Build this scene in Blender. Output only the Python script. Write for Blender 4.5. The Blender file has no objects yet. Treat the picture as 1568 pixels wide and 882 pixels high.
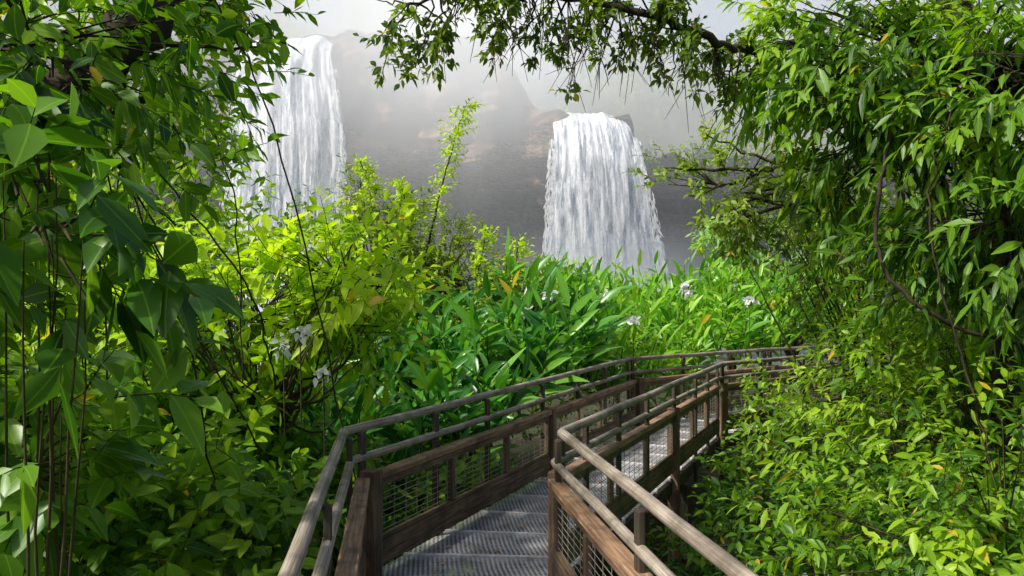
import bpy, math
import numpy as np
from mathutils import Vector
rng = np.random.default_rng(7)
scene = bpy.context.scene
R = math.radians

# ------------------------------------------------------------------ mesh accumulator
class Acc:
    def __init__(s):
        s.v=[]; s.a=[]; s.f=[]; s.m=[]; s.n=0
    def add(s, v, faces, mat=0, attr=None):
        v=np.asarray(v,float).reshape(-1,3)
        if attr is None: attr=np.zeros_like(v)
        s.v.append(v); s.a.append(np.asarray(attr,float).reshape(-1,3))
        for f in faces:
            f=np.asarray(f,np.int64)
            s.f.append(f+s.n); s.m.append(np.full(len(f),mat,np.int32))
        s.n+=len(v)
    def build(s, name, mats, parent=None, smooth=True):
        V=np.concatenate(s.v); A=np.concatenate(s.a)
        me=bpy.data.meshes.new(name)
        me.vertices.add(len(V)); me.vertices.foreach_set('co',V.astype(np.float32).ravel())
        loops=np.concatenate([f.ravel() for f in s.f])
        sizes=np.concatenate([np.full(len(f),f.shape[1]) for f in s.f])
        starts=np.concatenate([[0],np.cumsum(sizes)[:-1]])
        me.loops.add(len(loops)); me.loops.foreach_set('vertex_index',loops.astype(np.int32))
        me.polygons.add(len(sizes))
        me.polygons.foreach_set('loop_start',starts.astype(np.int32))
        me.polygons.foreach_set('loop_total',sizes.astype(np.int32))
        me.polygons.foreach_set('material_index',np.concatenate(s.m))
        me.polygons.foreach_set('use_smooth',np.full(len(sizes),smooth))
        at=me.attributes.new('leaf','FLOAT_VECTOR','POINT')
        at.data.foreach_set('vector',A.astype(np.float32).ravel())
        for m in mats: me.materials.append(m)
        me.update(calc_edges=True)
        ob=bpy.data.objects.new(name,me); scene.collection.objects.link(ob)
        if parent: ob.parent=parent
        return ob
def empty(name):
    e=bpy.data.objects.new(name,None); scene.collection.objects.link(e); return e
def nrm(a): return a/np.maximum(np.linalg.norm(a,axis=-1,keepdims=True),1e-9)

# ------------------------------------------------------------------ leaves
def template(st, wd):
    vs=[(0,0)]; 
    for t,w in zip(st,wd): vs+=[(t,-w),(t,0),(t,w)]
    vs.append((1,0)); k=len(st)
    tri=[(0,2,1),(0,3,2)]; quad=[]
    for i in range(k-1):
        a=1+3*i; b=a+3
        quad+=[(a,a+1,b+1,b),(a+1,a+2,b+2,b+1)]
    a=1+3*(k-1); e=1+3*k
    tri+=[(a,a+1,e),(a+1,a+2,e)]
    return np.array(vs,float),np.array(tri),np.array(quad)
T_LEAF=template([.2,.48,.78],[.34,.5,.28])
T_BLADE=template([.15,.4,.65,.87],[.34,.5,.40,.18])
T_FAR=template([.45],[.5])
def leaves(acc,pos,d,hint,L,W,droop,var,T=T_LEAF,mat=0,fold=.35):
    N=len(pos)
    if N==0: return
    var=np.where(rng.random(N)<.010,1.0,np.clip(var,0,.93))
    tv,tri,quad=T
    d=nrm(d); side=nrm(np.cross(d,hint)); n=np.cross(side,d)
    t=tv[:,0][None,:,None]; s=tv[:,1][None,:,None]
    L=np.broadcast_to(L,(N,))[:,None,None]; W=np.broadcast_to(W,(N,))[:,None,None]
    dr=np.broadcast_to(droop,(N,))[:,None,None]
    fo=(fold*rng.uniform(.2,1.3,N))[:,None,None]
    wav=(rng.normal(0,.12,N))[:,None,None]
    V=pos[:,None,:]+d[:,None,:]*t*L+side[:,None,:]*(s*W+wav*L*t*t)+n[:,None,:]*(np.abs(s)*fo*W)
    V=V+np.array([0,0,-1.])[None,None,:]*(dr*t*t*L)
    k=len(tv)
    A=np.zeros((N,k,3)); A[:,:,0]=var[:,None]; A[:,:,1]=tv[:,1][None]*2; A[:,:,2]=tv[:,0][None]
    off=(np.arange(N)*k)[:,None,None]
    fs=[(tri[None]+off).reshape(-1,3)]
    if len(quad): fs.append((quad[None]+off).reshape(-1,4))
    acc.add(V.reshape(-1,3),fs,mat,A.reshape(-1,3))
def tubes(acc,p0,p1,r0,r1,mat=1,k=3):
    N=len(p0)
    if N==0: return
    d=nrm(p1-p0); h=np.where(np.abs(d[:,2:3])>.9,np.array([[1.,0,0]]),np.array([[0,0,1.]]))
    u=nrm(np.cross(d,h)); v=np.cross(d,u)
    an=np.arange(k)*2*np.pi/k
    ring=u[:,None,:]*np.cos(an)[None,:,None]+v[:,None,:]*np.sin(an)[None,:,None]
    r0=np.broadcast_to(r0,(N,))[:,None,None]; r1=np.broadcast_to(r1,(N,))[:,None,None]
    V=np.concatenate([p0[:,None]+ring*r0,p1[:,None]+ring*r1],1)
    i=np.arange(k); j=(i+1)%k
    q=np.stack([i,j,j+k,i+k],1)
    off=(np.arange(N)*2*k)[:,None,None]
    acc.add(V.reshape(-1,3),[(q[None]+off).reshape(-1,4)],mat,V.reshape(-1,3)*.0+.5)
def polytube(acc,pts,radii,k=8,mat=1,rough=0.0):
    pts=np.asarray(pts,float); n=len(pts); radii=np.broadcast_to(radii,(n,))
    d=nrm(np.gradient(pts,axis=0)); 
    u=np.cross(d[0],[0.13,.2,.97]) if abs(d[0][2])<.9 else np.cross(d[0],[1,0,.1])
    u=u/np.linalg.norm(u); V=[];A=[]; s=0
    for i in range(n):
        u=u-d[i]*np.dot(u,d[i]); u/=np.linalg.norm(u); w=np.cross(d[i],u)
        if i: s+=np.linalg.norm(pts[i]-pts[i-1])
        for j in range(k):
            a=j*2*np.pi/k; rr=radii[i]*(1+rough*rng.uniform(-1,1))
            V.append(pts[i]+(u*math.cos(a)+w*math.sin(a))*rr); A.append((s,math.cos(a)*.05,math.sin(a)*.05))
    q=[(i*k+j,i*k+(j+1)%k,(i+1)*k+(j+1)%k,(i+1)*k+j) for i in range(n-1) for j in range(k)]
    acc.add(V,[np.array(q)],mat,A)
    acc.add([V[j] for j in range(k)]+[V[(n-1)*k+j] for j in range(k)],[np.array([list(range(k))[::-1]]),np.array([list(range(k,2*k))])],mat)
def curve(pts,n=12,jit=0.0):
    pts=np.asarray(pts,float); m=len(pts)
    P=np.vstack([2*pts[0]-pts[1],pts,2*pts[-1]-pts[-2]]); out=[]
    for i in range(m-1):
        a,b,c,e=P[i:i+4]
        for t in np.linspace(0,1,n,endpoint=False):
            out.append(.5*((2*b)+(-a+c)*t+(2*a-5*b+4*c-e)*t*t+(-a+3*b-3*c+e)*t**3))
    out.append(pts[-1]); out=np.array(out)
    if jit: out[1:-1]+=rng.normal(0,jit,out[1:-1].shape)
    return out

# ------------------------------------------------------------------ walkway layout (metres, x right, y ahead, deck z=0)
L1=np.array([-1.14,5.42]); R1=np.array([.33,5.37])
near=np.array([-.146,.989])
LP=[L1-near*7.5,L1,np.array([1.76,12.2]),np.array([4.65,14.7]),np.array([9.0,17.4])]
RP=[R1-near*7.5,R1,np.array([2.97,11.3]),np.array([5.65,13.6]),np.array([9.8,16.1])]
def offs(P,o):
    P=np.array(P); D=nrm(np.diff(P,axis=0)); Nn=np.stack([D[:,1],-D[:,0]],1)
    out=[P[0]+Nn[0]*o]
    for i in range(1,len(P)-1):
        b=Nn[i-1]+Nn[i]; b/=np.linalg.norm(b); out.append(P[i]+b*o/np.dot(b,Nn[i]))
    out.append(P[-1]+Nn[-1]*o); return out
corr=np.array(offs(LP,-.13)+offs(RP,.13)[::-1])
def inside(xy):
    x,y=xy[:,0],xy[:,1]; c=np.zeros(len(x),bool); n=len(corr)
    for i in range(n):
        x0,y0=corr[i]; x1,y1=corr[(i+1)%n]
        t=((y0>y)!=(y1>y))&(x<(x1-x0)*(y-y0)/(y1-y0+1e-12)+x0); c^=t
    return c
def ok(p,tip=None):
    g=~(inside(p[:,:2])&(p[:,2]>-.35)&(p[:,2]<3.2))
    if tip is not None: g&=~(inside(tip[:,:2])&(tip[:,2]>-.35)&(tip[:,2]<3.2))
    g&=(np.linalg.norm(p-np.array([0,0,1.9]),axis=1)>2.1)
    g&=p[:,2]>-1.2
    return g

def sprigs(acc,o,d,slen,nl,ll,lw,spread=60,grav=.25,droop=.25,hint=None,T=T_LEAF,two=False,var0=None,stem=.003,vj=.25,f0=.1):
    d=nrm(d); N=len(o)
    if N==0: return
    slen=slen*rng.uniform(.6,1.25,N)
    k=ok(o,o+d*slen[:,None]); o=o[k]; d=d[k]; slen=slen[k]; N=len(o)
    if hint is not None: hint=hint[k]
    if var0 is not None: var0=var0[k]
    if N==0: return
    if var0 is None: var0=rng.uniform(.2,.8,N)
    h=np.array([[.1,.2,1.]])+rng.normal(0,.2,(N,3)); u=nrm(np.cross(d,h)); v=np.cross(d,u)
    bend=np.array([0,0,-1.])
    for i in range(nl):
        f=f0+(1-f0)*(i+rng.uniform(.2,.8,N))/nl
        if i==nl-1: f=np.ones(N)
        pos=o+d*(slen*f)[:,None]+bend*(slen*f*f*grav*.5)[:,None]
        ph=(np.pi*i+rng.normal(0,.35,N)) if two else (2.4*i+rng.normal(0,.5,N))
        a=R(spread)*rng.uniform(.7,1.2,N)*(1-.5*(i==nl-1))
        ld=d*np.cos(a)[:,None]+(u*np.cos(ph)[:,None]+v*np.sin(ph)[:,None])*np.sin(a)[:,None]
        ld=nrm(ld+bend*(grav*rng.uniform(.4,1.4,N))[:,None])
        hh=np.array([[0,0,.8]])+rng.normal(0,.4,(N,3))
        if hint is not None: hh=hh+hint*.55
        sc=rng.uniform(.6,1.15,N)*(1-.25*f*(nl>4))
        leaves(acc,pos,ld,hh,ll*sc,lw*sc*rng.uniform(.8,1.15,N),droop*rng.uniform(.2,1.6,N),np.clip(var0+rng.normal(0,vj*.5,N),0,1),T)
    mid=o+d*(slen*.55)[:,None]+bend*(slen*.3*grav*.5)[:,None]
    end=o+d*slen[:,None]+bend*(slen*grav*.5)[:,None]
    tubes(acc,o,mid,stem*1.3,stem); tubes(acc,mid,end,stem,stem*.6)

def blob(acc,c,r,nclump,nper,slen=.3,nl=7,ll=.11,lw=.045,root=None,rr=.03,var=(.2,.8),inner=.45,cs=.26,twig=True,**k):
    c=np.array(c,float); r=np.array(r,float)
    q=nrm(rng.normal(size=(nclump,3))); rad=rng.uniform(inner**2,1,nclump)**.5*(1+.15*rng.normal(size=nclump))
    cc=c+q*r*rad[:,None]
    cc[:,2]=np.maximum(cc[:,2],-1.0)
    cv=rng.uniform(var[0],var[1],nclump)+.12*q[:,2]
    ci=np.repeat(np.arange(nclump),nper)
    o=cc[ci]+rng.normal(0,1,(len(ci),3))*cs*np.mean(r)*np.array([1,1,.75])
    out=nrm((o-c)/r)
    d=out+rng.normal(0,.55,out.shape)+np.array([0,0,.15])
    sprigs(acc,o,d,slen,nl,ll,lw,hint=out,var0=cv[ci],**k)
    if root is not None:
        root=np.array(root,float); sel=rng.permutation(nclump)[:min(nclump,26)]
        for i in sel:
            e=cc[i]
            if not ok(e[None])[0]: continue
            m=root*.5+e*.5+rng.normal(0,.12,3)*np.mean(r)+np.array([0,0,-.1])
            m1=root*.8+c*.2+rng.normal(0,.05,3)
            p=curve([root,m1,m,e],5,.01)
            if inside(p[:,:2]).any() and (p[:,2]<1.4).any(): continue
            polytube(acc,p,np.linspace(rr,rr*.15,len(p)),5)
    if twig and nclump>4:
        n=nclump*2; i=rng.integers(0,nclump,n); a=c+(cc[i]-c)*rng.uniform(.2,.6,(n,1)); b=cc[i]+rng.normal(0,.2,(n,3))*r*.5
        kk=ok(a)&ok(b); tubes(acc,a[kk],b[kk],.009,.004)

# ------------------------------------------------------------------ materials
def newmat(name):
    m=bpy.data.materials.new(name); m.use_nodes=True; nt=m.node_tree; nt.nodes.clear(); return m,nt
def node(nt,t,**k):
    n=nt.nodes.new(t)
    for a,b in k.items(): setattr(n,a,b)
    return n
def ramp(nt,fac,stops):
    n=node(nt,'ShaderNodeValToRGB'); e=n.color_ramp.elements
    while len(e)<len(stops): e.new(.5)
    for x,(p,c) in zip(e,stops): x.position=p; x.color=(*c,1)
    nt.links.new(fac,n.inputs[0]); return n.outputs[0]
def mth(nt,op,a,b=None,c=None):
    n=node(nt,'ShaderNodeMath',operation=op)
    for i,x in enumerate((a,b,c)):
        if x is None: continue
        if isinstance(x,(int,float)): n.inputs[i].default_value=x
        else: nt.links.new(x,n.inputs[i])
    return n.outputs[0]
def mix(nt,f,a,b,mode='MIX'):
    n=node(nt,'ShaderNodeMix',data_type='RGBA',blend_type=mode)
    for i,x in ((0,f),(6,a),(7,b)):
        if isinstance(x,(int,float)): n.inputs[i].default_value=x
        elif isinstance(x,tuple): n.inputs[i].default_value=(*x,1)
        else: nt.links.new(x,n.inputs[i])
    return n.outputs[2]
def attr(nt):
    n=node(nt,'ShaderNodeAttribute',attribute_name='leaf'); s=node(nt,'ShaderNodeSeparateXYZ')
    nt.links.new(n.outputs['Vector'],s.inputs[0]); return n.outputs['Vector'],s.outputs
def noise(nt,vec,scale,detail=4,sc=None,rough=.55):
    if sc is not None:
        m=node(nt,'ShaderNodeMapping'); m.inputs['Scale'].default_value=sc; nt.links.new(vec,m.inputs[0]); vec=m.outputs[0]
    n=node(nt,'ShaderNodeTexNoise'); n.inputs['Scale'].default_value=scale; n.inputs['Detail'].default_value=detail; n.inputs['Roughness'].default_value=rough
    nt.links.new(vec,n.inputs['Vector']); return n.outputs['Fac']
def pos(nt): return node(nt,'ShaderNodeNewGeometry').outputs['Position']
def out(nt,sh): 
    o=node(nt,'ShaderNodeOutputMaterial'); nt.links.new(sh,o.inputs[0]); return o
def prin(nt,col,rough=.6,spec=.5,metal=0,bump=None,bs=.3,bd=.01):
    p=node(nt,'ShaderNodeBsdfPrincipled')
    if isinstance(col,tuple): p.inputs['Base Color'].default_value=(*col,1)
    else: nt.links.new(col,p.inputs['Base Color'])
    if isinstance(rough,(int,float)): p.inputs['Roughness'].default_value=rough
    else: nt.links.new(rough,p.inputs['Roughness'])
    p.inputs['Specular IOR Level'].default_value=spec; p.inputs['Metallic'].default_value=metal
    if bump is not None:
        b=node(nt,'ShaderNodeBump'); b.inputs['Strength'].default_value=bs; b.inputs['Distance'].default_value=bd
        nt.links.new(bump,b.inputs['Height']); nt.links.new(b.outputs[0],p.inputs['Normal'])
    return p.outputs[0]
def mixsh(nt,f,a,b):
    x=node(nt,'ShaderNodeMixShader')
    if isinstance(f,(int,float)): x.inputs[0].default_value=f
    else: nt.links.new(f,x.inputs[0])
    nt.links.new(a,x.inputs[1]); nt.links.new(b,x.inputs[2]); return x.outputs[0]
def transl(nt,c):
    t=node(nt,'ShaderNodeBsdfTranslucent')
    if isinstance(c,tuple): t.inputs[0].default_value=(*c,1)
    else: nt.links.new(c,t.inputs[0])
    return t.outputs[0]
def leafmat(name,dark,mid,light,trans=.5,rough=.42,tmul=(1.45,1.5,.5)):
    m,nt=newmat(name); v,s=attr(nt)
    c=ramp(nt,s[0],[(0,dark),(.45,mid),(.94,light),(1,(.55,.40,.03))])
    rib=mth(nt,'LESS_THAN',mth(nt,'ABSOLUTE',s[1]),.05)
    c=mix(nt,mth(nt,'MULTIPLY',rib,.35),c,tuple(min(1,x*1.4+.02) for x in light))
    out(nt,mixsh(nt,trans,prin(nt,c,rough,.35),transl(nt,mix(nt,1.0,c,tmul,'MULTIPLY')))); return m
M_bright=leafmat('leaf_young_brightened',(.12,.26,.012),(.33,.52,.02),(.50,.66,.03),.5,.42)  # young green, colour raised to make up for sun the shrub misses
M_dark=leafmat('leaf_dark_green',(.018,.07,.010),(.07,.19,.016),(.22,.40,.025),.42,.36)
M_mid=leafmat('leaf_mid_green',(.03,.10,.010),(.15,.31,.016),(.37,.54,.025),.45,.4)
M_olive=leafmat('leaf_olive',(.05,.10,.015),(.17,.27,.022),(.34,.45,.035),.45,.42)
M_lily=leafmat('leaf_ginger_lily',(.04,.18,.02),(.14,.37,.025),(.29,.52,.04),.45,.3)
M_lilyd=leafmat('leaf_ginger_lily_deep',(.015,.09,.02),(.055,.21,.026),(.17,.41,.04),.4,.28)
M_pale=leafmat('leaf_pale_hazed',(.2,.36,.12),(.28,.46,.16),(.34,.52,.2),.5,.5)  # light green paled in the colour itself to suggest haze on the far tree
def barkmat(name,a,b):
    m,nt=newmat(name); n=noise(nt,pos(nt),12,6,(1,1,.4)); c=ramp(nt,n,[(.3,a),(.62,b),(.8,(.05,.08,.02))])
    out(nt,prin(nt,c,.9,.2,0,n,.8,.02)); return m
M_bark=barkmat('bark',(.014,.011,.008),(.055,.042,.029))
M_stem=barkmat('green_brown_stem',(.026,.024,.011),(.075,.064,.025))
m,nt=newmat('white_petal'); out(nt,mixsh(nt,.4,prin(nt,(.85,.85,.81),.5),transl(nt,(.85,.85,.81)))); M_petal=m
def woodmat(name,c0,c1,c2,moss=.0,sc=(1.2,22,22)):
    m,nt=newmat(name); v,s=attr(nt); g=noise(nt,v,2.2,8,sc,.65); w=noise(nt,pos(nt),3.5,5)
    c=ramp(nt,g,[(.28,c0),(.5,c1),(.72,c2)]); c=mix(nt,ramp(nt,w,[(.46,(0,0,0)),(.64,(.7,.7,.7))]),c,c0)
    if moss: c=mix(nt,ramp(nt,noise(nt,pos(nt),7,5),[(.53,(0,0,0)),(.68,(moss,)*3)]),c,(.06,.08,.025))
    out(nt,prin(nt,c,ramp(nt,g,[(.3,(.75,)*3),(.7,(.5,)*3)]),.35,0,g,.6,.005)); return m
M_wood=woodmat('weathered_brown_wood',(.04,.027,.018),(.145,.088,.053),(.29,.19,.12),.5)
M_woodtop=woodmat('reddish_top_rail_wood',(.09,.055,.034),(.30,.175,.098),(.47,.31,.195),.3)
M_wdark=woodmat('dark_wet_wood',(.02,.016,.012),(.055,.042,.03),(.13,.09,.062),.4)
M_pipe=woodmat('weathered_handrail',(.09,.07,.052),(.30,.25,.195),(.52,.455,.38),.25,(.8,30,30))
m,nt=newmat('galvanised_wire'); out(nt,prin(nt,(.26,.23,.2),.5,.5,.3)); M_wire=m
m,nt=newmat('deck_steel_bar'); out(nt,prin(nt,ramp(nt,noise(nt,pos(nt),18,4),[(.3,(.40,.38,.37)),(.7,(.72,.70,.69))]),.42,.5,.1)); M_bar=m
m,nt=newmat('expanded_metal_grating'); v,s=attr(nt)
a=mth(nt,'DIVIDE',s[0],.07); b=mth(nt,'DIVIDE',s[1],.036)
l1=mth(nt,'ABSOLUTE',mth(nt,'SINE',mth(nt,'MULTIPLY',mth(nt,'ADD',a,b),math.pi)))
l2=mth(nt,'ABSOLUTE',mth(nt,'SINE',mth(nt,'MULTIPLY',mth(nt,'SUBTRACT',a,b),math.pi)))
mn=mth(nt,'MINIMUM',l1,l2); hole=mth(nt,'GREATER_THAN',mn,.66)
c=ramp(nt,noise(nt,pos(nt),5,6),[(.3,(.26,.245,.25)),(.55,(.46,.445,.46)),(.75,(.60,.58,.60))])
t=node(nt,'ShaderNodeBsdfTransparent'); out(nt,mixsh(nt,hole,prin(nt,c,.42,.5,.1,mn,.4,.004),t.outputs[0])); M_grate=m

m,nt=newmat('forest_floor'); n=noise(nt,pos(nt),1.3,8); n2=noise(nt,pos(nt),14,5)
c=ramp(nt,n,[(.35,(.025,.02,.012)),(.5,(.035,.042,.015)),(.68,(.04,.075,.018))]); c=mix(nt,mth(nt,'MULTIPLY',n2,.5),c,(.06,.045,.027))
out(nt,prin(nt,c,.95,.2,0,n2,.8,.05)); M_ground=m
m,nt=newmat('basalt_cliff'); P=pos(nt); z=node(nt,'ShaderNodeSeparateXYZ'); nt.links.new(P,z.inputs[0])
st=noise(nt,P,1.3,9,(.12,.12,1.0),.7); bl=noise(nt,P,.14,7); vt=noise(nt,P,1.0,7,(.9,.9,.09),.65)
c=ramp(nt,st,[(.40,(.02,.016,.016)),(.48,(.15,.085,.06)),(.55,(.36,.20,.135)),(.65,(.42,.29,.22))])
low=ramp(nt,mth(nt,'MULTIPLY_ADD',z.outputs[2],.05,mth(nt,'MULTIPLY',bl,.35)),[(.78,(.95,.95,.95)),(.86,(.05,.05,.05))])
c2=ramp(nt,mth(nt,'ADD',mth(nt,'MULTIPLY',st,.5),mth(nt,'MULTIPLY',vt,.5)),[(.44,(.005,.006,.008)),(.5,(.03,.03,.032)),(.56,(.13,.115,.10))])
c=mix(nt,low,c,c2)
c=mix(nt,ramp(nt,vt,[(.5,(0,0,0)),(.60,(.75,.75,.75))]),c,(.022,.024,.024))
c=mix(nt,ramp(nt,bl,[(.52,(0,0,0)),(.60,(.75,.75,.75))]),c,(.03,.075,.018))
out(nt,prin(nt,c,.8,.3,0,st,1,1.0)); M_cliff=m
def watermat(name,alpha):
    m,nt=newmat(name); v,s=attr(nt)
    a=noise(nt,v,1.0,6,(1.3,.16,1),.6); b=noise(nt,v,1.0,6,(4.5,.8,1),.75)
    f=mth(nt,'ADD',mth(nt,'MULTIPLY',a,.6),mth(nt,'MULTIPLY',b,.4))
    c=ramp(nt,f,[(.40,(.16,.19,.24)),(.47,(.50,.56,.63)),(.54,(.95,.96,.98))])
    d=node(nt,'ShaderNodeBsdfDiffuse'); nt.links.new(c,d.inputs[0])
    sh=mixsh(nt,.12,d.outputs[0],transl(nt,c))
    if alpha:
        t=node(nt,'ShaderNodeBsdfTransparent'); sh=mixsh(nt,ramp(nt,f,[(.47,(0,0,0)),(.56,(.8,.8,.8))]),t.outputs[0],sh)
    out(nt,sh); return m
M_fall=watermat('falling_white_water',False); M_fallv=watermat('falling_water_veil',True)
m,nt=newmat('pool_water'); out(nt,prin(nt,(.12,.15,.14),.12,.5,0,noise(nt,pos(nt),2,6),.5,.1)); M_pool=m

# ------------------------------------------------------------------ ground
acc=Acc()
gx=np.concatenate([np.linspace(-400,-20,16),np.linspace(-18,18,61),np.linspace(20,400,16)])
gy=np.concatenate([np.linspace(-300,-12,12),np.linspace(-10,30,61),np.linspace(34,500,24)])
X,Y=np.meshgrid(gx,gy)
Z=-1.15+.12*np.sin(X*.9+1)*np.cos(Y*.7)+.06*np.sin(X*3.1)*np.sin(Y*2.7)-1.0*np.clip((Y-24)/10,0,1); nx=len(gx); ny=len(gy)
i,j=np.meshgrid(np.arange(nx-1),np.arange(ny-1)); a=(j*nx+i).ravel()
acc.add(np.stack([X,Y,Z],-1),[np.stack([a,a+1,a+nx+1,a+nx],1)])
acc.build('ground',[M_ground])
acc=Acc(); acc.add([(-40,44,-2.05),(40,44,-2.05),(40,73,-2.05),(-40,73,-2.05)],[np.array([[0,1,2,3]])]); acc.build('plunge_pool_water',[M_pool])

# ------------------------------------------------------------------ boxes & railing helpers
def beam(acc,p0,p1,w,h,mat=0):
    p0=np.array(p0,float); p1=np.array(p1,float); d=p1-p0; Ln=np.linalg.norm(d); d/=Ln
    up=np.array([0,0,1.]) if abs(d[2])<.9 else np.array([near[0],near[1],0])
    s=np.cross(d,up); s/=np.linalg.norm(s); up=np.cross(s,d)
    V=[];A=[]; ra=rng.uniform(0,50)
    for t,P in ((0,p0),(Ln,p1)):
        for a,b in ((-1,-1),(1,-1),(1,1),(-1,1)):
            V.append(P+s*a*w/2+up*b*h/2); A.append((t+ra,a*w/2+ra,b*h/2+.3*a*w))
    acc.add(V,[np.array([[0,1,2,3],[7,6,5,4],[0,4,5,1],[1,5,6,2],[2,6,7,3],[3,7,4,0]])],mat,A)
def post(acc,xy,z0,z1,w,dirv,mat=0,w2=None):
    w2=w2 or w; d=np.array([dirv[0],dirv[1],0.]); s=np.array([d[1],-d[0],0]); V=[];A=[]; ra=rng.uniform(0,50)
    for z in (z0,z1):
        for a,b in ((-1,-1),(1,-1),(1,1),(-1,1)):
            V.append(np.array([xy[0],xy[1],z])+d*a*w/2+s*b*w2/2); A.append((z+ra,a*w/2+ra,b*w2/2+.3*a*w))
    acc.add(V,[np.array([[3,2,1,0],[4,5,6,7],[0,1,5,4],[1,2,6,5],[2,3,7,6],[3,0,4,7]])],mat,A)
def bev(ob,w=.006):
    b=ob.modifiers.new('bevel','BEVEL'); b.width=w; b.segments=2; b.limit_method='ANGLE'
    return ob

bw=empty('boardwalk')
dL=offs(LP,.06); dR=offs(RP,-.06)
grate=Acc(); bars=Acc(); sup=Acc(); s0=0
for k in range(4):
    A0,A1,B0,B1=[np.array(q) for q in (dL[k],dL[k+1],dR[k],dR[k+1])]
    ln=np.linalg.norm((A1+B1)/2-(A0+B0)/2); n=max(1,round(ln/.62)); 
    dd=nrm((A1+B1)-(A0+B0))
    for i in range(n):
        t0,t1=i/n,(i+1)/n
        a0,a1=A0+(A1-A0)*t0,A0+(A1-A0)*t1; b0,b1=B0+(B1-B0)*t0,B0+(B1-B0)*t1
        g=.012; W=np.linalg.norm(b0-a0)
        zz=rng.uniform(-.003,.003)
        V=[(*(a0+dd*g),zz),(*(b0+dd*g),zz),(*(b1-dd*g),zz),(*(a1-dd*g),zz)]
        grate.add(V,[np.array([[0,1,2,3]])],0,[(s0+t0*ln,0,0),(s0+t0*ln,W,0),(s0+t1*ln,W,0),(s0+t1*ln,0,0)])
        beam(bars,(*a0,-.012),(*b0,-.012),.035,.05)
    s0+=ln
    for q in (.03,.5,.97):
        beam(sup,(*(A0+(B0-A0)*q),-.12),(*(A1+(B1-A1)*q),-.12),.08,.14)
    for i in range(int(ln/2.2)+1):
        t=min(1,(i*2.2+.05)/ln)
        for Q0,Q1 in ((A0,A1),(B0,B1)):
            post(sup,Q0+(Q1-Q0)*t,-1.4,-.19,.14,dd)
        beam(sup,(*(A0+(A1-A0)*t),-.26),(*(B0+(B1-B0)*t),-.26),.1,.13)
grate.build('grating',[M_grate],bw,False); bev(bars.build('cross_bars',[M_bar],bw,False),.003); bev(sup.build('support_frame',[M_wdark],bw,False))

def railing(name,P,side,posts_t):
    par=empty(name)
    pan=Acc(); hr=Acc(); wires=Acc()
    inn=offs(P,.13*side if side>0 else .05*side); low=offs(P,.045*side)
    def rail(Q,z,r):
        pts=[]
        for i,q in enumerate(Q):
            if 0<i<len(Q)-1:
                d0=nrm(Q[i]-Q[i-1]); d1=nrm(Q[i+1]-Q[i])
                for f in (-.07,-.035): pts.append(q+d0*f)
                pts.append(q-d0*.006+d1*.006)
                for f in (.035,.07): pts.append(q+d1*f)
            else: pts.append(q)
        full=[pts[0]]
        for a,b in zip(pts[:-1],pts[1:]):
            m_=max(1,int(np.linalg.norm(b-a)/.5))
            for t in range(1,m_+1): full.append(a+(b-a)*t/m_)
        full=np.array([(q[0],q[1],z) for q in full]); full[:,2]+=rng.normal(0,.003,len(full))
        polytube(hr,full,r,14,0,.025)
    rail([np.array(q) for q in P],1.02,.032); rail(low,.82,.028)
    for k in range(len(P)-1):
        A=np.array(inn[k]);B=np.array(inn[k+1]); ln=np.linalg.norm(B-A); dd=(B-A)/ln; s3=np.array([dd[1],-dd[0]])*side
        C=np.array(P[k]);D=np.array(P[k+1])
        big,small=posts_t.get(k,([0,.5,1],[.25,.75]))
        for t in big[:-1] if k<len(P)-2 else big:
            tt=t+ (.10/ln if (t==0) else 0)
            post(pan,A+(B-A)*tt,-.9,.745,.115,dd,0); 
        for t in sorted(set(big[1:-1]+small+[.02,.985])):
            q=C+(D-C)*t
            post(pan,q+s3*(.045),-.3,.99,.065,dd,2,.035)
            beam(pan,(*(q+s3*.0),.985),(*(q+s3*.06),.985),.05,.02,2)
        for a,b in zip(big[:-1],big[1:]):
            pa=A+(B-A)*a+dd*(.16 if a==0 else .06); pb=A+(B-A)*b-dd*(.06 if b<1 else .04)
            L_=np.linalg.norm(pb-pa)
            beam(pan,(*pa,.70),(*pb,.70),.095,.045,1)
            beam(pan,(*pa,.645),(*pb,.645),.04,.062,0)
            beam(pan,(*(pa),.15),(*(pb),.15),.05,.17,0)
            beam(pan,(*(pa),.255),(*(pb),.255),.035,.035,0)
            n=max(1,round(L_/1.0))
            for i in range(n+1):
                q=pa+(pb-pa)*(i/n)+dd*(.03 if i==0 else -.03 if i==n else 0)
                post(pan,q,.274,.612,.055,dd,0,.045)
            for z in np.linspace(.30,.60,8):
                tubes(wires,np.array([[*pa,z]]),np.array([[*pb,z]]),.0028,.0028,0,4)
            nv=int(L_/.16)
            if nv>1:
                pp=np.array([pa+(pb-pa)*(i+.5)/nv for i in range(nv)])
                tubes(wires,np.c_[pp,np.full(nv,.27)],np.c_[pp,np.full(nv,.62)],.0024,.0024,0,4)
    bev(pan.build('wooden_panels',[M_wood,M_woodtop,M_wdark],par,False))
    hr.build('handrail_poles',[M_pipe],par); wires.build('wire_mesh',[M_wire],par)
railing('wooden_railing',LP,1,{0:([0,.5,1],[.25,.75]),1:([0,.495,1],[.164,.30,.66,.82]),2:([0,1],[.35,.7]),3:([0,.5,1],[.25,.75])})
railing('wooden_railing',RP,-1,{0:([0,.5,1],[.25,.75]),1:([0,.56,1],[.1,.233,.38,.743,.87]),2:([0,1],[.3,.65]),3:([0,.5,1],[.25,.75])})

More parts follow.
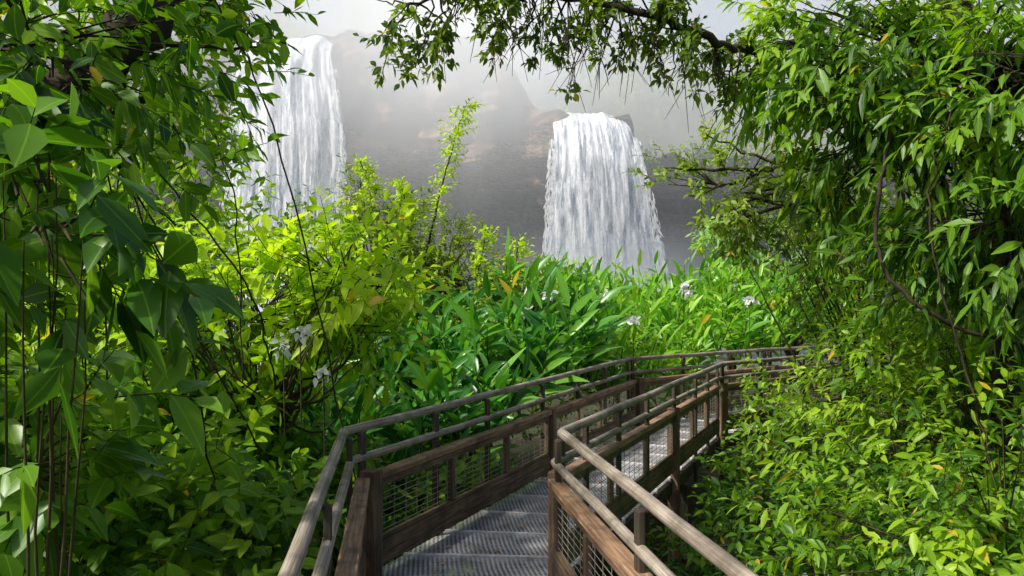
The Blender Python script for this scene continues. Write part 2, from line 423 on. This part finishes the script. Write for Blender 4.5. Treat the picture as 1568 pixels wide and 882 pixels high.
m,nt=newmat('dry_leaf'); out(nt,prin(nt,ramp(nt,noise(nt,pos(nt),30,3),[(.3,(.2,.1,.05)),(.7,(.5,.3,.15))]),.7)); M_dry=m
acc=Acc(); t=rng.uniform(.02,.95,26)
p=np.array([(dL[1]+(dL[2]-dL[1])*a)*(1-b)+(dR[1]+(dR[2]-dR[1])*a)*b for a,b in zip(t,rng.uniform(.1,.95,26))])
leaves(acc,np.c_[p,np.full(26,.012)],np.c_[rng.normal(size=(26,2)),np.zeros(26)],np.tile([0,0,1.],(26,1)),rng.uniform(.04,.1,26),.035,-.05,rng.uniform(0,1,26))
acc.build('fallen_leaves',[M_dry])

# ------------------------------------------------------------------ vegetation
def und(acc,xr,yr,n,H,slen=.3,nl=6,ll=.11,lw=.045,depth=.45,**k):
    x=rng.uniform(*xr,n); y=rng.uniform(*yr,n); h=H(x,y)
    lump=.18*np.sin(x*2.3+y*1.1)+.15*np.sin(y*3.1-x*1.7+2)+.1*np.sin(x*6+y*5)
    z=h+lump-rng.exponential(depth,n)
    o=np.stack([x,y,np.maximum(z,-1.1)],1)
    vis=(np.abs(x)<(y+1.2)*.75)
    o=o[vis]; lump=lump[vis]
    d=np.stack([-.15*np.sign(o[:,0]),np.full(len(o),-.3),np.full(len(o),.55)],1)+rng.normal(0,.5,(len(o),3))
    out_=np.tile([0,-.6,.6],(len(o),1))
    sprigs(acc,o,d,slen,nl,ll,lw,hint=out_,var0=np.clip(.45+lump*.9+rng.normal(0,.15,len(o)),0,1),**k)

acc=Acc()
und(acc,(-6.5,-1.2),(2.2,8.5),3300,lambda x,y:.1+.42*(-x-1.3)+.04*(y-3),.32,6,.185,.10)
acc.build('broadleaf_undergrowth',[M_dark,M_stem])
acc=Acc()
und(acc,(-5.0,-1.2),(3.0,7.5),650,lambda x,y:.25+.42*(-x-1.3)+.04*(y-3),.3,6,.22,.115,depth=.2)
blob(acc,(-3.3,5.2,1.0),(.9,.9,.7),22,8,.3,6,.19,.10,root=(-3.3,5.4,-1.1),var=(.2,.8))
acc.build('leafy_shrub',[M_mid,M_stem])
acc=Acc()
rt=(-1.95,6.7,-1.1)
polytube(acc,curve([rt,(-1.98,6.7,-.2),(-2.02,6.75,.75)],5,.01),np.linspace(.05,.035,11),7)
f=(-2.02,6.75,.75)
blob(acc,(-2.4,7.1,1.75),(1.35,.9,.75),30,8,.38,6,.22,.095,root=f,rr=.022,var=(.3,.95),inner=.6,cs=.17,grav=.12)
blob(acc,(-1.5,7.0,2.1),(.72,.6,.55),18,8,.38,6,.22,.09,root=f,rr=.02,var=(.4,1.0),cs=.2,grav=.12)
blob(acc,(-3.6,7.4,1.9),(.9,.8,.7),18,8,.36,6,.2,.09,root=f,rr=.02,var=(.2,.9),cs=.22,grav=.12)
acc.build('young_leaf_shrub',[M_bright,M_stem])
acc=Acc()
tr=curve([(-4.6,3.6,-1.2),(-4.1,3.8,.8),(-3.0,4.1,2.35),(-2.3,4.7,3.5),(-1.9,5.3,4.6)],8,.02)
polytube(acc,tr,np.linspace(.2,.12,len(tr)),12,1,.18)
for e in [(-1.9,4.8,3.1),(-1.75,5.6,3.7),(-2.7,4.0,3.6),(-2.2,5.2,2.4),(-3.2,4.6,3.2),(-1.5,5.9,4.2)]:
    s_=tr[rng.integers(18,28)]; mm=(s_+np.array(e))/2+rng.normal(0,.12,3); polytube(acc,curve([s_,mm,e],7,.012),np.linspace(.035,.007,15),6)
blob(acc,(-2.8,4.2,3.3),(.85,.8,.7),24,8,.28,6,.17,.09,var=(.05,.6),inner=.3,grav=.35)
blob(acc,(-2.4,5.4,3.6),(.45,.6,.8),19,7,.26,6,.155,.08,var=(.2,.9),inner=.3,grav=.35)
blob(acc,(-2.1,5.6,4.2),(.55,.6,.35),15,8,.26,6,.155,.08,var=(.2,.9),inner=.3,grav=.35)
blob(acc,(-2.4,6.0,2.95),(.35,.4,.5),9,7,.26,6,.14,.07,var=(.2,.9),inner=.2,grav=.35)
blob(acc,(-2.7,3.3,2.2),(.8,.5,.55),13,5,.28,6,.21,.115,var=(.0,.4),inner=.2,grav=.5)
blob(acc,(-2.1,3.5,3.0),(.55,.4,.4),13,6,.26,6,.16,.085,var=(.0,.5),inner=.2,grav=.5)
blob(acc,(-3.1,4.3,2.1),(.75,.7,.65),17,8,.28,6,.18,.095,var=(.1,.7),inner=.2,grav=.35)
acc.build('leaning_forest_tree',[M_mid,M_bark])
acc=Acc()   # large-leaved sapling close by on the left
blob(acc,(-1.75,2.95,2.2),(.42,.35,.42),8,3,.3,6,.26,.145,root=(-1.9,3.2,-1.1),rr=.018,var=(.1,.6),inner=.2,grav=.45)
blob(acc,(-2.0,3.3,1.2),(.5,.4,.5),8,4,.3,6,.24,.135,root=(-1.9,3.2,-1.1),rr=.018,var=(.1,.6),inner=.2,grav=.45)
acc.build('large_leaf_sapling',[M_dark,M_stem])
acc=Acc()
for i in range(9):
    x0=rng.uniform(-3.4,-2.0); y0=rng.uniform(4.2,6.5); z0=rng.uniform(2.6,4)
    x1=x0+rng.uniform(-.6,1.0); polytube(acc,curve([(x0,y0,z0),((x0+x1)/2+rng.uniform(-.3,.3),y0,z0-.9),(x1,y0+.2,rng.uniform(.2,1.6))],8,.012),.006,4)
acc.build('hanging_vines',[M_bark,M_bark])
acc=Acc()
for c_,r_ in [((-4.6,9.6,2.4),(1.4,1.2,1.6)),((-7.2,10.5,3.4),(1.8,1.3,2.4)),((-3.7,11.5,2.0),(1.3,1.2,1.2)),((-6.9,12.5,4.0),(1.8,1.5,2.2)),((-5,7.8,.8),(1.2,1.1,1.3))]:
    blob(acc,c_,r_,34,11,.36,6,.2,.1,root=(c_[0],c_[1],-1.1),rr=.05,var=(.15,.85),inner=.4)
acc.build('forest_thicket',[M_mid,M_bark])
acc=Acc()
rt=(-1.6,14,-1.1)
kw=dict(rr=.05,inner=.4,cs=.2)
blob(acc,(-2.5,14,2.9),(1.0,.9,1.1),42,18,.25,7,.12,.06,root=rt,var=(.2,.8),**kw)
blob(acc,(-1.2,13.8,2.3),(.9,.8,.9),38,18,.25,7,.12,.06,root=rt,var=(.2,.9),**kw)
blob(acc,(-.1,13.3,1.85),(.95,.7,.6),34,17,.25,7,.12,.06,root=rt,var=(.2,.9),**kw)
blob(acc,(-.6,13.0,.9),(1.1,.7,.8),28,14,.25,7,.12,.06,var=(.0,.4),inner=.4,cs=.2)
polytube(acc,curve([(-.5,12.4,1.45),(0,12.3,1.65),(.25,12.3,1.72),(.33,12.3,1.86)],5,.012),np.linspace(.07,.045,16),7,1,.15)
acc.build('vine_covered_tree',[M_olive,M_bark])
acc=Acc()
sh=curve([(-1.5,13.6,2.6),(-1.25,13.6,3.7),(-1.0,13.6,4.6),(-.8,13.6,5.25)],10,.006)
polytube(acc,sh,np.linspace(.022,.005,len(sh)),5)
for p_ in sh[4:]:
    q=np.tile(p_,(3,1)); d=rng.normal(size=(3,3)); d[:,2]=.5; sprigs(acc,q,d,.3,6,.12,.055,var0=np.full(3,.8),grav=.3)
for p0_,p1_ in (((-.7,13.3,2.0),(-.45,13.3,3.1)),((-.1,13.2,2.0),(.1,13.2,2.9)),((-2.4,13.6,3.5),(-2.6,13.6,4.3)),((-1.7,13.4,3.0),(-1.9,13.4,3.9))):
    s2=curve([p0_,(np.array(p0_)+p1_)/2+[.05,0,0],p1_],5,.005); polytube(acc,s2,.008,4)
    for p_ in s2[2:]:
        q=np.tile(p_,(4,1)); d=rng.normal(size=(4,3)); d[:,2]=.4; sprigs(acc,q,d,.25,6,.13,.06,var0=np.full(4,.8))
acc.build('slender_sapling',[M_bright,M_stem])
def lily(name,mat,xr,yr,n,H,ll,lw,cond,hs=.9,var=(.1,.9),nl=8):
    acc=Acc(); x=rng.uniform(*xr,n); y=rng.uniform(*yr,n); k=cond(x,y); x=x[k];y=y[k]; h=H(x,y)*1.0+rng.normal(0,.12,len(x))
    o=np.stack([x,y,h-hs],1); d=np.stack([rng.normal(0,.3,len(x)),rng.normal(-.15,.25,len(x)),np.full(len(x),1.)],1)
    v=rng.uniform(*var,len(x))
    sprigs(acc,o,d,hs,nl,ll,lw,spread=42,grav=-.05,droop=.34,T=T_BLADE,two=True,var0=v,stem=.009,vj=.25,f0=.0,hint=np.tile([0,-1.2,.6],(len(x),1)))
    acc.build(name,[mat,M_stem])
lily('ginger_lily_bed',M_lily,(.2,8.5),(13.3,19.5),850,lambda x,y:1.15+(y-13.3)*.25+.15*np.sin(x*1.7)+.1*np.sin(y*2+x),.72,.125,lambda x,y:(x>.75+(y-14)*-.02)&(y>.85*(x-1.76)+12.6),.9,(.15,1))
lily('ginger_lily_bed',M_lilyd,(-2.6,2.6),(7.8,13.2),350,lambda x,y:.65+(y-8)*.28+.18*np.sin(x*2.1+1)+.12*np.sin(y*3),.88,.155,lambda x,y:(x<-1.14+(y-5.42)*.427-.45)&(x>-2.5))
acc=Acc()
und(acc,(-.3,4.5),(10.5,14.2),600,lambda x,y:.40+(y-10.5)*.22,.25,6,.15,.075)
und(acc,(-2.2,.3),(6.6,9),700,lambda x,y:-.2+(y-6.6)*.2,.25,6,.16,.08)
acc.build('low_shrubs',[M_mid,M_stem])
acc=Acc()
for fp in [(3.1,14.0,2.1),(3.0,13.9,2.2),(2.0,13.1,1.6),(1.6,13.6,2.0),(-1.72,6.0,1.58),(-1.44,6.1,1.36),(.55,12.2,2.0),(-1.62,6.1,1.66),(4.3,14.4,1.95),(.2,11.6,1.75)]:
    n=18; d=rng.normal(size=(n,3)); d[:,1]-=.4; s_=1.0 if fp[1]>8 else .62
    leaves(acc,np.array(fp)+rng.normal(0,.04*s_,(n,3)),d,rng.normal(size=(n,3)),.105*s_,.07*s_,.3,rng.uniform(0,.9,n))
    tubes(acc,np.array([[fp[0],fp[1]+.05,fp[2]-.7]]),np.array([fp],float),.007,.005)
acc.build('white_ginger_flowers',[M_petal,M_stem])

acc=Acc()
tk=curve([(4.7,7.4,-1.2),(4.55,7.3,1.2),(4.5,7.4,3.2),(4.2,7.6,5.2)],8,.015); polytube(acc,tk,np.linspace(.15,.10,len(tk)),10,1,.1)
tk2=curve([(5.0,6.6,-1.2),(4.3,6.6,1.0),(4.1,6.7,3.0),(3.6,6.9,4.9)],8,.02); polytube(acc,tk2,np.linspace(.07,.04,len(tk2)),8,1,.1)
pend=dict(grav=.65,droop=.3,spread=50)
for c_,r_,n_,v_ in [((3.9,6.9,3.9),(1.5,1.1,.95),52,(.0,.6)),((2.9,7.3,4.2),(.75,.8,.5),24,(.3,.9)),((4.0,6.2,2.6),(1.0,.9,.9),34,(.0,.5)),((4.3,5.6,3.6),(1.0,.8,.9),28,(.0,.4)),((3.1,7.2,3.3),(.55,.6,.55),16,(.1,.8))]:  # right-hand clumps take darker leaf tones, standing in for shade up there
    blob(acc,c_,r_,n_,9,.36,7,.2,.068,root=tk[20],rr=.03,var=v_,inner=.25,cs=.18,**pend)
acc.build('drooping_leaf_tree',[M_mid,M_bark])
acc=Acc()
polytube(acc,curve([(3.1,6.5,3.3),(2.85,6.2,2.3),(3.25,6.0,1.75),(4.1,6.0,1.55)],10,.008),.017,6)
polytube(acc,curve([(3.5,6.0,3.8),(3.1,5.9,2.6),(3.3,5.8,1.4),(3.6,5.8,.2)],10,.01),.009,5)
acc.build('liana',[M_bark,M_bark])
acc=Acc()
tko=curve([(6.2,9.6,-1.2),(5.6,9.4,1.5),(4.6,9.0,3.5),(3.3,8.4,4.7)],8,.02); polytube(acc,tko,np.linspace(.16,.06,len(tko)),9,1,.1)
limb=curve([(3.3,8.4,4.7),(2.3,7.6,4.3),(1.5,7.1,4.38),(.75,7.0,4.56),(-.2,6.9,4.66),(-.9,6.9,4.5)],8,.015)
polytube(acc,limb,np.linspace(.055,.012,len(limb)),7)
tips=[]
for i in range(6,len(limb),1):
    for _ in range(2):
        b=limb[i]; e=b+np.array([rng.uniform(-.5,.2),rng.uniform(-.4,.4),-rng.uniform(.1,.7)])
        if rng.random()<.3: e[2]=b[2]+.15
        m_=(b+e)/2+rng.normal(0,.08,3)+[0,0,.06]; tw=curve([b,m_,e],5,.014); polytube(acc,tw,np.linspace(.011,.003,len(tw)),4)
        if rng.random()<.68:
            for q in tw[5:]:
                if rng.random()<.65: tips.append(q)
tips=np.array(tips); q=np.repeat(tips,3,0)+rng.normal(0,.03,(len(tips)*3,3)); d=rng.normal(size=q.shape); d[:,2]-=.1
sprigs(acc,q,d,.15,5,.105,.055,grav=.2,var0=rng.uniform(.0,.5,len(q)),stem=.002)
nb=60; b=limb[rng.integers(6,34,nb)]; e=b+np.stack([rng.uniform(-.35,.35,nb),rng.uniform(-.2,.2,nb),-rng.uniform(.3,1.0,nb)],1)
m_=(b+e)/2+rng.normal(0,.09,b.shape); tubes(acc,b,m_,.007,.005,1); tubes(acc,m_,e,.005,.002,1)
e2=m_+(e-m_)*.6+rng.normal(0,.16,b.shape); tubes(acc,m_,e2,.004,.002,1)
for e in [(2.0,9.0,3.1),(1.75,9.2,3.45),(2.3,9.2,2.85),(2.6,9.5,3.0),(2.2,9,3.8)]:
    m_=(np.array(e)+[4.2,9.2,3.4])/2+rng.normal(0,.15,3); polytube(acc,curve([(4.6,9.0,3.5),m_,e],7,.015),np.linspace(.035,.008,15),6)
blob(acc,(2.6,9.2,3.15),(.95,.7,.65),34,11,.2,6,.11,.055,var=(.1,.8),inner=.2,cs=.14,grav=.3)
blob(acc,(4.2,10.5,2.9),(1.2,.9,1.1),38,14,.24,7,.11,.05,root=(5.0,10.5,0),rr=.04,var=(.0,.6),inner=.3,cs=.2)
acc.build('overhanging_branch_tree',[M_olive,M_bark])
acc=Acc()
for c_,r_,v_ in [((4.7,9.7,.75),(1.75,1.2,1.15),(.3,1.)),((4.3,7.2,.6),(1.7,1.2,1.2),(.1,.8)),((3.4,5.4,.1),(1.3,.9,.85),(.1,.8)),((5.2,8.5,1.6),(1.2,1.0,1.0),(.2,.9))]:
    blob(acc,c_,r_,50,11,.3,7,.16,.06,root=(c_[0],c_[1],-1.1),rr=.02,var=v_,inner=.4,cs=.2,grav=.35)
acc.build('narrow_leaf_bush',[M_mid,M_stem])
acc=Acc()
und(acc,(1.0,6.5),(2.6,9.5),2500,lambda x,y:-.65+.38*(x-1.2)+.03*(y-3),.28,7,.16,.065,depth=.35)
acc.build('fern_undergrowth',[M_dark,M_stem])
acc=Acc()
for i in range(12):
    x=rng.uniform(1.35,2.8); y=rng.uniform(4.3,5.8)
    n=5; q=np.tile([x,y,-.75],(n,1))+rng.normal(0,.04,(n,3)); d=rng.normal(size=(n,3))*.5; d[:,2]=1
    sprigs(acc,q,d,.45,7,.24,.12,var0=rng.uniform(.2,.7,n),grav=.2)
acc.build('broadleaf_plants',[M_mid,M_stem])
acc=Acc()
for c_,r_ in [((7.2,12.5,2.2),(2,1.3,2.2)),((9.3,15,2.2),(2.5,1.5,1.6)),((7.8,10.5,4.6),(1.8,1.2,2.0)),((7,9,.5),(1.3,1.2,1.5))]:
    blob(acc,c_,r_,34,11,.36,7,.19,.08,root=(c_[0],c_[1],-1.1),rr=.05,var=(.1,.7),inner=.3)
acc.build('forest_thicket',[M_mid,M_bark])
acc=Acc()
blob(acc,(6.7,25,3.6),(1.0,.8,.55),14,8,.45,7,.42,.16,root=(6.9,25,-1),rr=.07,var=(.2,.9))
blob(acc,(9.5,27,3.2),(1.6,1,1.0),24,10,.45,7,.3,.12,root=(9.5,27,-1),rr=.07,var=(.2,.9))
acc.build('cecropia_tree',[M_pale,M_bark])

# ------------------------------------------------------------------ cliff, falls, hills
def sn(x,y,seed,oct=5):
    r=np.random.default_rng(seed); v=np.zeros_like(x); amp=1;f=1
    for _ in range(oct):
        for __ in range(3):
            a=r.uniform(0,6.28); v+=amp*np.sin((x*math.cos(a)+y*math.sin(a))*f+r.uniform(0,6.28))/3
        amp*=.55; f*=1.95
    return v
def sm(a,b,x): t=np.clip((x-a)/(b-a),0,1); return t*t*(3-2*t)
def grid(acc,V,mat=0,A=None):
    h,w=V.shape[:2]; i,j=np.meshgrid(np.arange(w-1),np.arange(h-1)); a=(j*w+i).ravel()
    acc.add(V.reshape(-1,3),[np.stack([a,a+1,a+w+1,a+w],1)],mat,None if A is None else A.reshape(-1,3))
xs=np.linspace(-95,95,640); vs=np.linspace(0,1,190)
X,Vv=np.meshgrid(xs,vs)
top=26.8-7.7*sm(-3,4.2,X)-3.5*sm(10.8,12,X)+sn(X*.5,X*0,3)*.4*sm(0,-3,X)+sn(X*2,X*0,33)*.3
Z=-3+Vv*(top+3)
strat=np.floor(Z*.55+sn(X*.15,Z*0,41)*.6)
Y=74.5+sn(X*.35,Z*.12,5)*1.4+sn(X*1.3,Z*2.2,6)*.7+.8*np.sin(strat*12.9898)+2.6*sm(15.2,14.4,Z+sn(X*.3,Z*0,9)*.5)-2.4*sm(5,0,Z)+1.4*sm(9,8.4,Z+.5*sn(X*.4,Z*0,19))
acc=Acc(); grid(acc,np.stack([X,Y,Z],-1))
ts=np.linspace(0,1,30); X2,T2=np.meshgrid(xs,ts); tp=top[-1][None]+0*X2
Y2=Y[-1][None]+T2*26; Z2=tp+T2*T2*4+sn(X2*.4,Y2*.4,8)*.5*T2
grid(acc,np.stack([X2,Y2,Z2],-1)); acc.build('basalt_cliff',[M_cliff])
m,nt=newmat('forest_hill'); n=noise(nt,pos(nt),.35,8); c=ramp(nt,n,[(.3,(.03,.055,.028)),(.55,(.07,.11,.045)),(.75,(.14,.16,.09))]); out(nt,prin(nt,c,.95,.1,0,n,1,1.5)); M_hill=m
X3,T3=np.meshgrid(np.linspace(-180,180,300),np.linspace(0,1,60))
Y3=98+T3*40; Z3=16+24*np.sin(np.clip(T3*1.6,0,1.57))+sn(X3*.08,Y3*.08,11)*3; Z3=Z3+sn(X3*.7,Y3*.7+Z3,12)*1.2
acc=Acc(); grid(acc,np.stack([X3,Y3,Z3],-1)); acc.build('forested_hill',[M_hill])
acc=Acc()
n=260; cx=rng.uniform(-60,60,n); cy=rng.uniform(92,112,n); cz=20+(cy-92)*.9+rng.uniform(-2,4,n)+4*sm(-2,-8,cx)
ci=np.repeat(np.arange(n),70); o=np.stack([cx,cy,cz],1)[ci]+rng.normal(0,1.25,(len(ci),3))*[1,1,1.1]
leaves(acc,o,rng.normal(size=o.shape),rng.normal(size=o.shape),.9,.6,.2,np.clip(rng.uniform(.1,.9,n)[ci],0,1),T_FAR)
tubes(acc,np.stack([cx,cy,cz-7],1),np.stack([cx,cy,cz],1),.3,.15)
n=150; cx=rng.uniform(-40,45,n); low_=rng.random(n)<.7
cx=np.where((cx>1.0)&(cx<15)&low_,cx+14,cx); cx=np.where((cx>-14)&(cx<11.5)&~low_,cx+26,cx); cx=np.where((cx<-13)&(cx>-27),cx-14,cx)
cy=np.where(low_,68+rng.uniform(-3,3,n),75); cz=np.where(low_,rng.uniform(-1.5,1.5,n),np.interp(cx,xs,top[-1])+.2)
ci=np.repeat(np.arange(n),60); o=np.stack([cx,cy,cz],1)[ci]+rng.normal(0,.7,(len(ci),3))
leaves(acc,o,rng.normal(size=o.shape),rng.normal(size=o.shape),.5,.3,.2,np.clip(rng.uniform(.1,.9,n)[ci],0,1),T_FAR)
acc.build('distant_trees',[M_olive,M_bark])

def waterfall(x0,w0,x1,w1,yc,zt,zb,seed,leap):
    acc=Acc(); H=zt-zb
    for lay,(dy,ws) in enumerate(((0,1.0),(-.5,.98))):
        U,V=np.meshgrid(np.linspace(-1,1,150),np.linspace(0,1,190))
        g=V**.75; xc=x0+(x1-x0)*g; w=(w0+(w1-w0)*g)*ws
        edge=1+.05*sn(V*9+np.sign(U)*5,U*0,seed+3)+(.06*sn(V*14,U*2,seed+13) if lay else 0)
        Xf=xc+U*w/2*edge
        hump=np.where(np.abs(U)>.55,(np.abs(U)-.55)**2*3.2,0)*(w0/6.6)
        Zf=zt-hump*(1-V)-V*H+.25*sn(U*4,U*0,seed+50)*(1-V)**4
        rid=sn(U*w0*1.9,V*2.6,seed+lay)*.22+sn(U*w0*4.5,V*9,seed+9+lay)*.08
        Yf=yc+dy*sm(0,.2,V)-(1-U*U)*1.0*sm(0,.25,V)-leap*np.sqrt(V)+rid*sm(-.02,.15,V)+1.5*sm(.07,0,V)
        grid(acc,np.stack([Xf,Yf,Zf],-1),(0,2)[lay],np.stack([Xf+seed*3,Zf,np.full_like(U,lay*7.+seed)],-1))
        if lay==0:
            e=np.stack([Xf[0],Yf[0],Zf[0]],-1); b2=e+[0,7,.25]; grid(acc,np.stack([e,b2]),0,np.stack([e+seed*3,e+seed*3+[0,0,5]]))
    n=1900; v=rng.uniform(.03,.98,n)**.7; u=np.sign(rng.normal(size=n))*(rng.uniform(.90,1.08,n)+.14*v*rng.random(n))
    g=v**.75; X_=x0+(x1-x0)*g+u*(w0+(w1-w0)*g)/2; Z_=zt-v*H-(np.abs(u)-.55)**2*3.2*(1-v)
    Y_=yc-leap*np.sqrt(v)-rng.uniform(-.3,.7,n)+1.0*sm(.1,0,v)
    d=np.stack([(x1-x0)*.03+u*.12+rng.normal(0,.05,n),np.full(n,-.05),-np.ones(n)],1)
    leaves(acc,np.stack([X_,Y_,Z_],1),d,np.tile([0,-1.,0],(n,1))+rng.normal(0,.2,(n,3)),rng.uniform(.3,1.0,n),rng.uniform(.05,.18,n),0,rng.uniform(0,1,n),T_FAR,1)
    return acc
m,nt=newmat('water_threads'); d=node(nt,'ShaderNodeBsdfDiffuse'); d.inputs[0].default_value=(.95,.96,.97,1); out(nt,mixsh(nt,.3,d.outputs[0],transl(nt,(.95,.96,.97)))); M_thr=m
waterfall(7.1,6.6,8.3,10.6,72.0,19.2,-2,1,3.5).build('waterfall',[M_fall,M_thr,M_fallv])
waterfall(-20.6,7.8,-19.2,11.2,72.5,26.6,-2,5,4.0).build('waterfall',[M_fall,M_thr,M_fallv])

# drifting veils of spray in the gorge, hanging between the near bank and the cliff
mist=empty('mist')
def veil(name,y,dens,zlo,zhi,ztop,xr=(-75,75),seed=0.,cx=-4.5,base=None):
    m,nt=newmat(name); P=pos(nt); s=node(nt,'ShaderNodeSeparateXYZ'); nt.links.new(P,s.inputs[0])
    mp=node(nt,'ShaderNodeMapping'); mp.inputs['Location'].default_value=(seed,seed*2,seed*3); nt.links.new(P,mp.inputs[0])
    n=noise(nt,mp.outputs[0],.055,5,(1,1,.8),.5); n2=noise(nt,mp.outputs[0],.3,3,(1,1,.35))
    def mr(a,b,c,d):
        h=node(nt,'ShaderNodeMapRange'); h.interpolation_type='SMOOTHSTEP'; nt.links.new(s.outputs[2],h.inputs[0])
        for i_,x_ in enumerate((a,b,c,d)): h.inputs[i_+1].default_value=x_
        return h.outputs[0]
    def gau(x0,k):
        xx=mth(nt,'MULTIPLY',mth(nt,'ADD',s.outputs[0],-x0),k); return mth(nt,'POWER',2.718,mth(nt,'MULTIPLY',mth(nt,'MULTIPLY',xx,xx),-1.0))
    al=mth(nt,'MULTIPLY',mr(zlo,zhi,dens[0],dens[1]),mth(nt,'MULTIPLY_ADD',gau(cx,.10),.6,.62))
    if base: al=mth(nt,'ADD',al,mth(nt,'MULTIPLY',mth(nt,'ADD',gau(8.5,.13),gau(-19,.10)),mr(2,9,base,0)))
    al=mth(nt,'MULTIPLY',al,mth(nt,'ADD',mth(nt,'MULTIPLY',n,1.5),mth(nt,'MULTIPLY_ADD',n2,.3,.1)))
    al=mth(nt,'MULTIPLY',mth(nt,'MINIMUM',al,.95),mr(ztop-6,ztop,1,0))
    d=node(nt,'ShaderNodeBsdfDiffuse'); d.inputs[0].default_value=(.90,.93,.965,1)
    sh=mixsh(nt,.15,d.outputs[0],transl(nt,(.90,.93,.965))); t=node(nt,'ShaderNodeBsdfTransparent')
    out(nt,mixsh(nt,al,t.outputs[0],sh))
    X,Zz=np.meshgrid(np.linspace(*xr,60),np.linspace(-2,ztop,30)); acc=Acc()
    grid(acc,np.stack([X,y+1.5*np.sin(X*.11+seed)+1.0*np.sin(Zz*.13+seed),Zz],-1)); acc.build(name,[m],mist)
veil('spray_veil_front',48,(.035,.42),6,21,31,seed=3)
veil('spray_veil_back',60,(.12,.55),6,24,38,seed=23,base=.5)
veil('spray_veil_plateau',84,(.50,.85),12,34,50,seed=31)

# ------------------------------------------------------------------ light, sky, camera
az,el=R(-117),R(47)
S=Vector((math.sin(az)*math.cos(el),math.cos(az)*math.cos(el),math.sin(el)))
sd=bpy.data.lights.new('sun','SUN'); sd.energy=5; sd.angle=R(2.5); sd.color=(1,.965,.89)
so=bpy.data.objects.new('sun',sd); so.rotation_euler=S.to_track_quat('Z','Y').to_euler(); scene.collection.objects.link(so)
w=bpy.data.worlds.new('World'); scene.world=w; w.use_nodes=True; nt=w.node_tree; bg=nt.nodes['Background']
sk=nt.nodes.new('ShaderNodeTexSky'); sk.sky_type='NISHITA'; sk.sun_disc=False; sk.sun_elevation=el; sk.sun_rotation=az; sk.dust_density=4
nt.links.new(sk.outputs[0],bg.inputs[0]); bg.inputs[1].default_value=.15
cd=bpy.data.cameras.new('camera'); cd.lens=28; cd.sensor_width=36; cd.clip_end=1500; cd.clip_start=.05
co=bpy.data.objects.new('camera',cd); co.location=(0,0,1.9); co.rotation_euler=(R(91),0,0); scene.collection.objects.link(co); scene.camera=co
scene.view_settings.view_transform='Standard'; scene.view_settings.look='None'; scene.view_settings.exposure=0
print('POLYS',sum(len(o.data.polygons) for o in scene.objects if o.type=='MESH'))
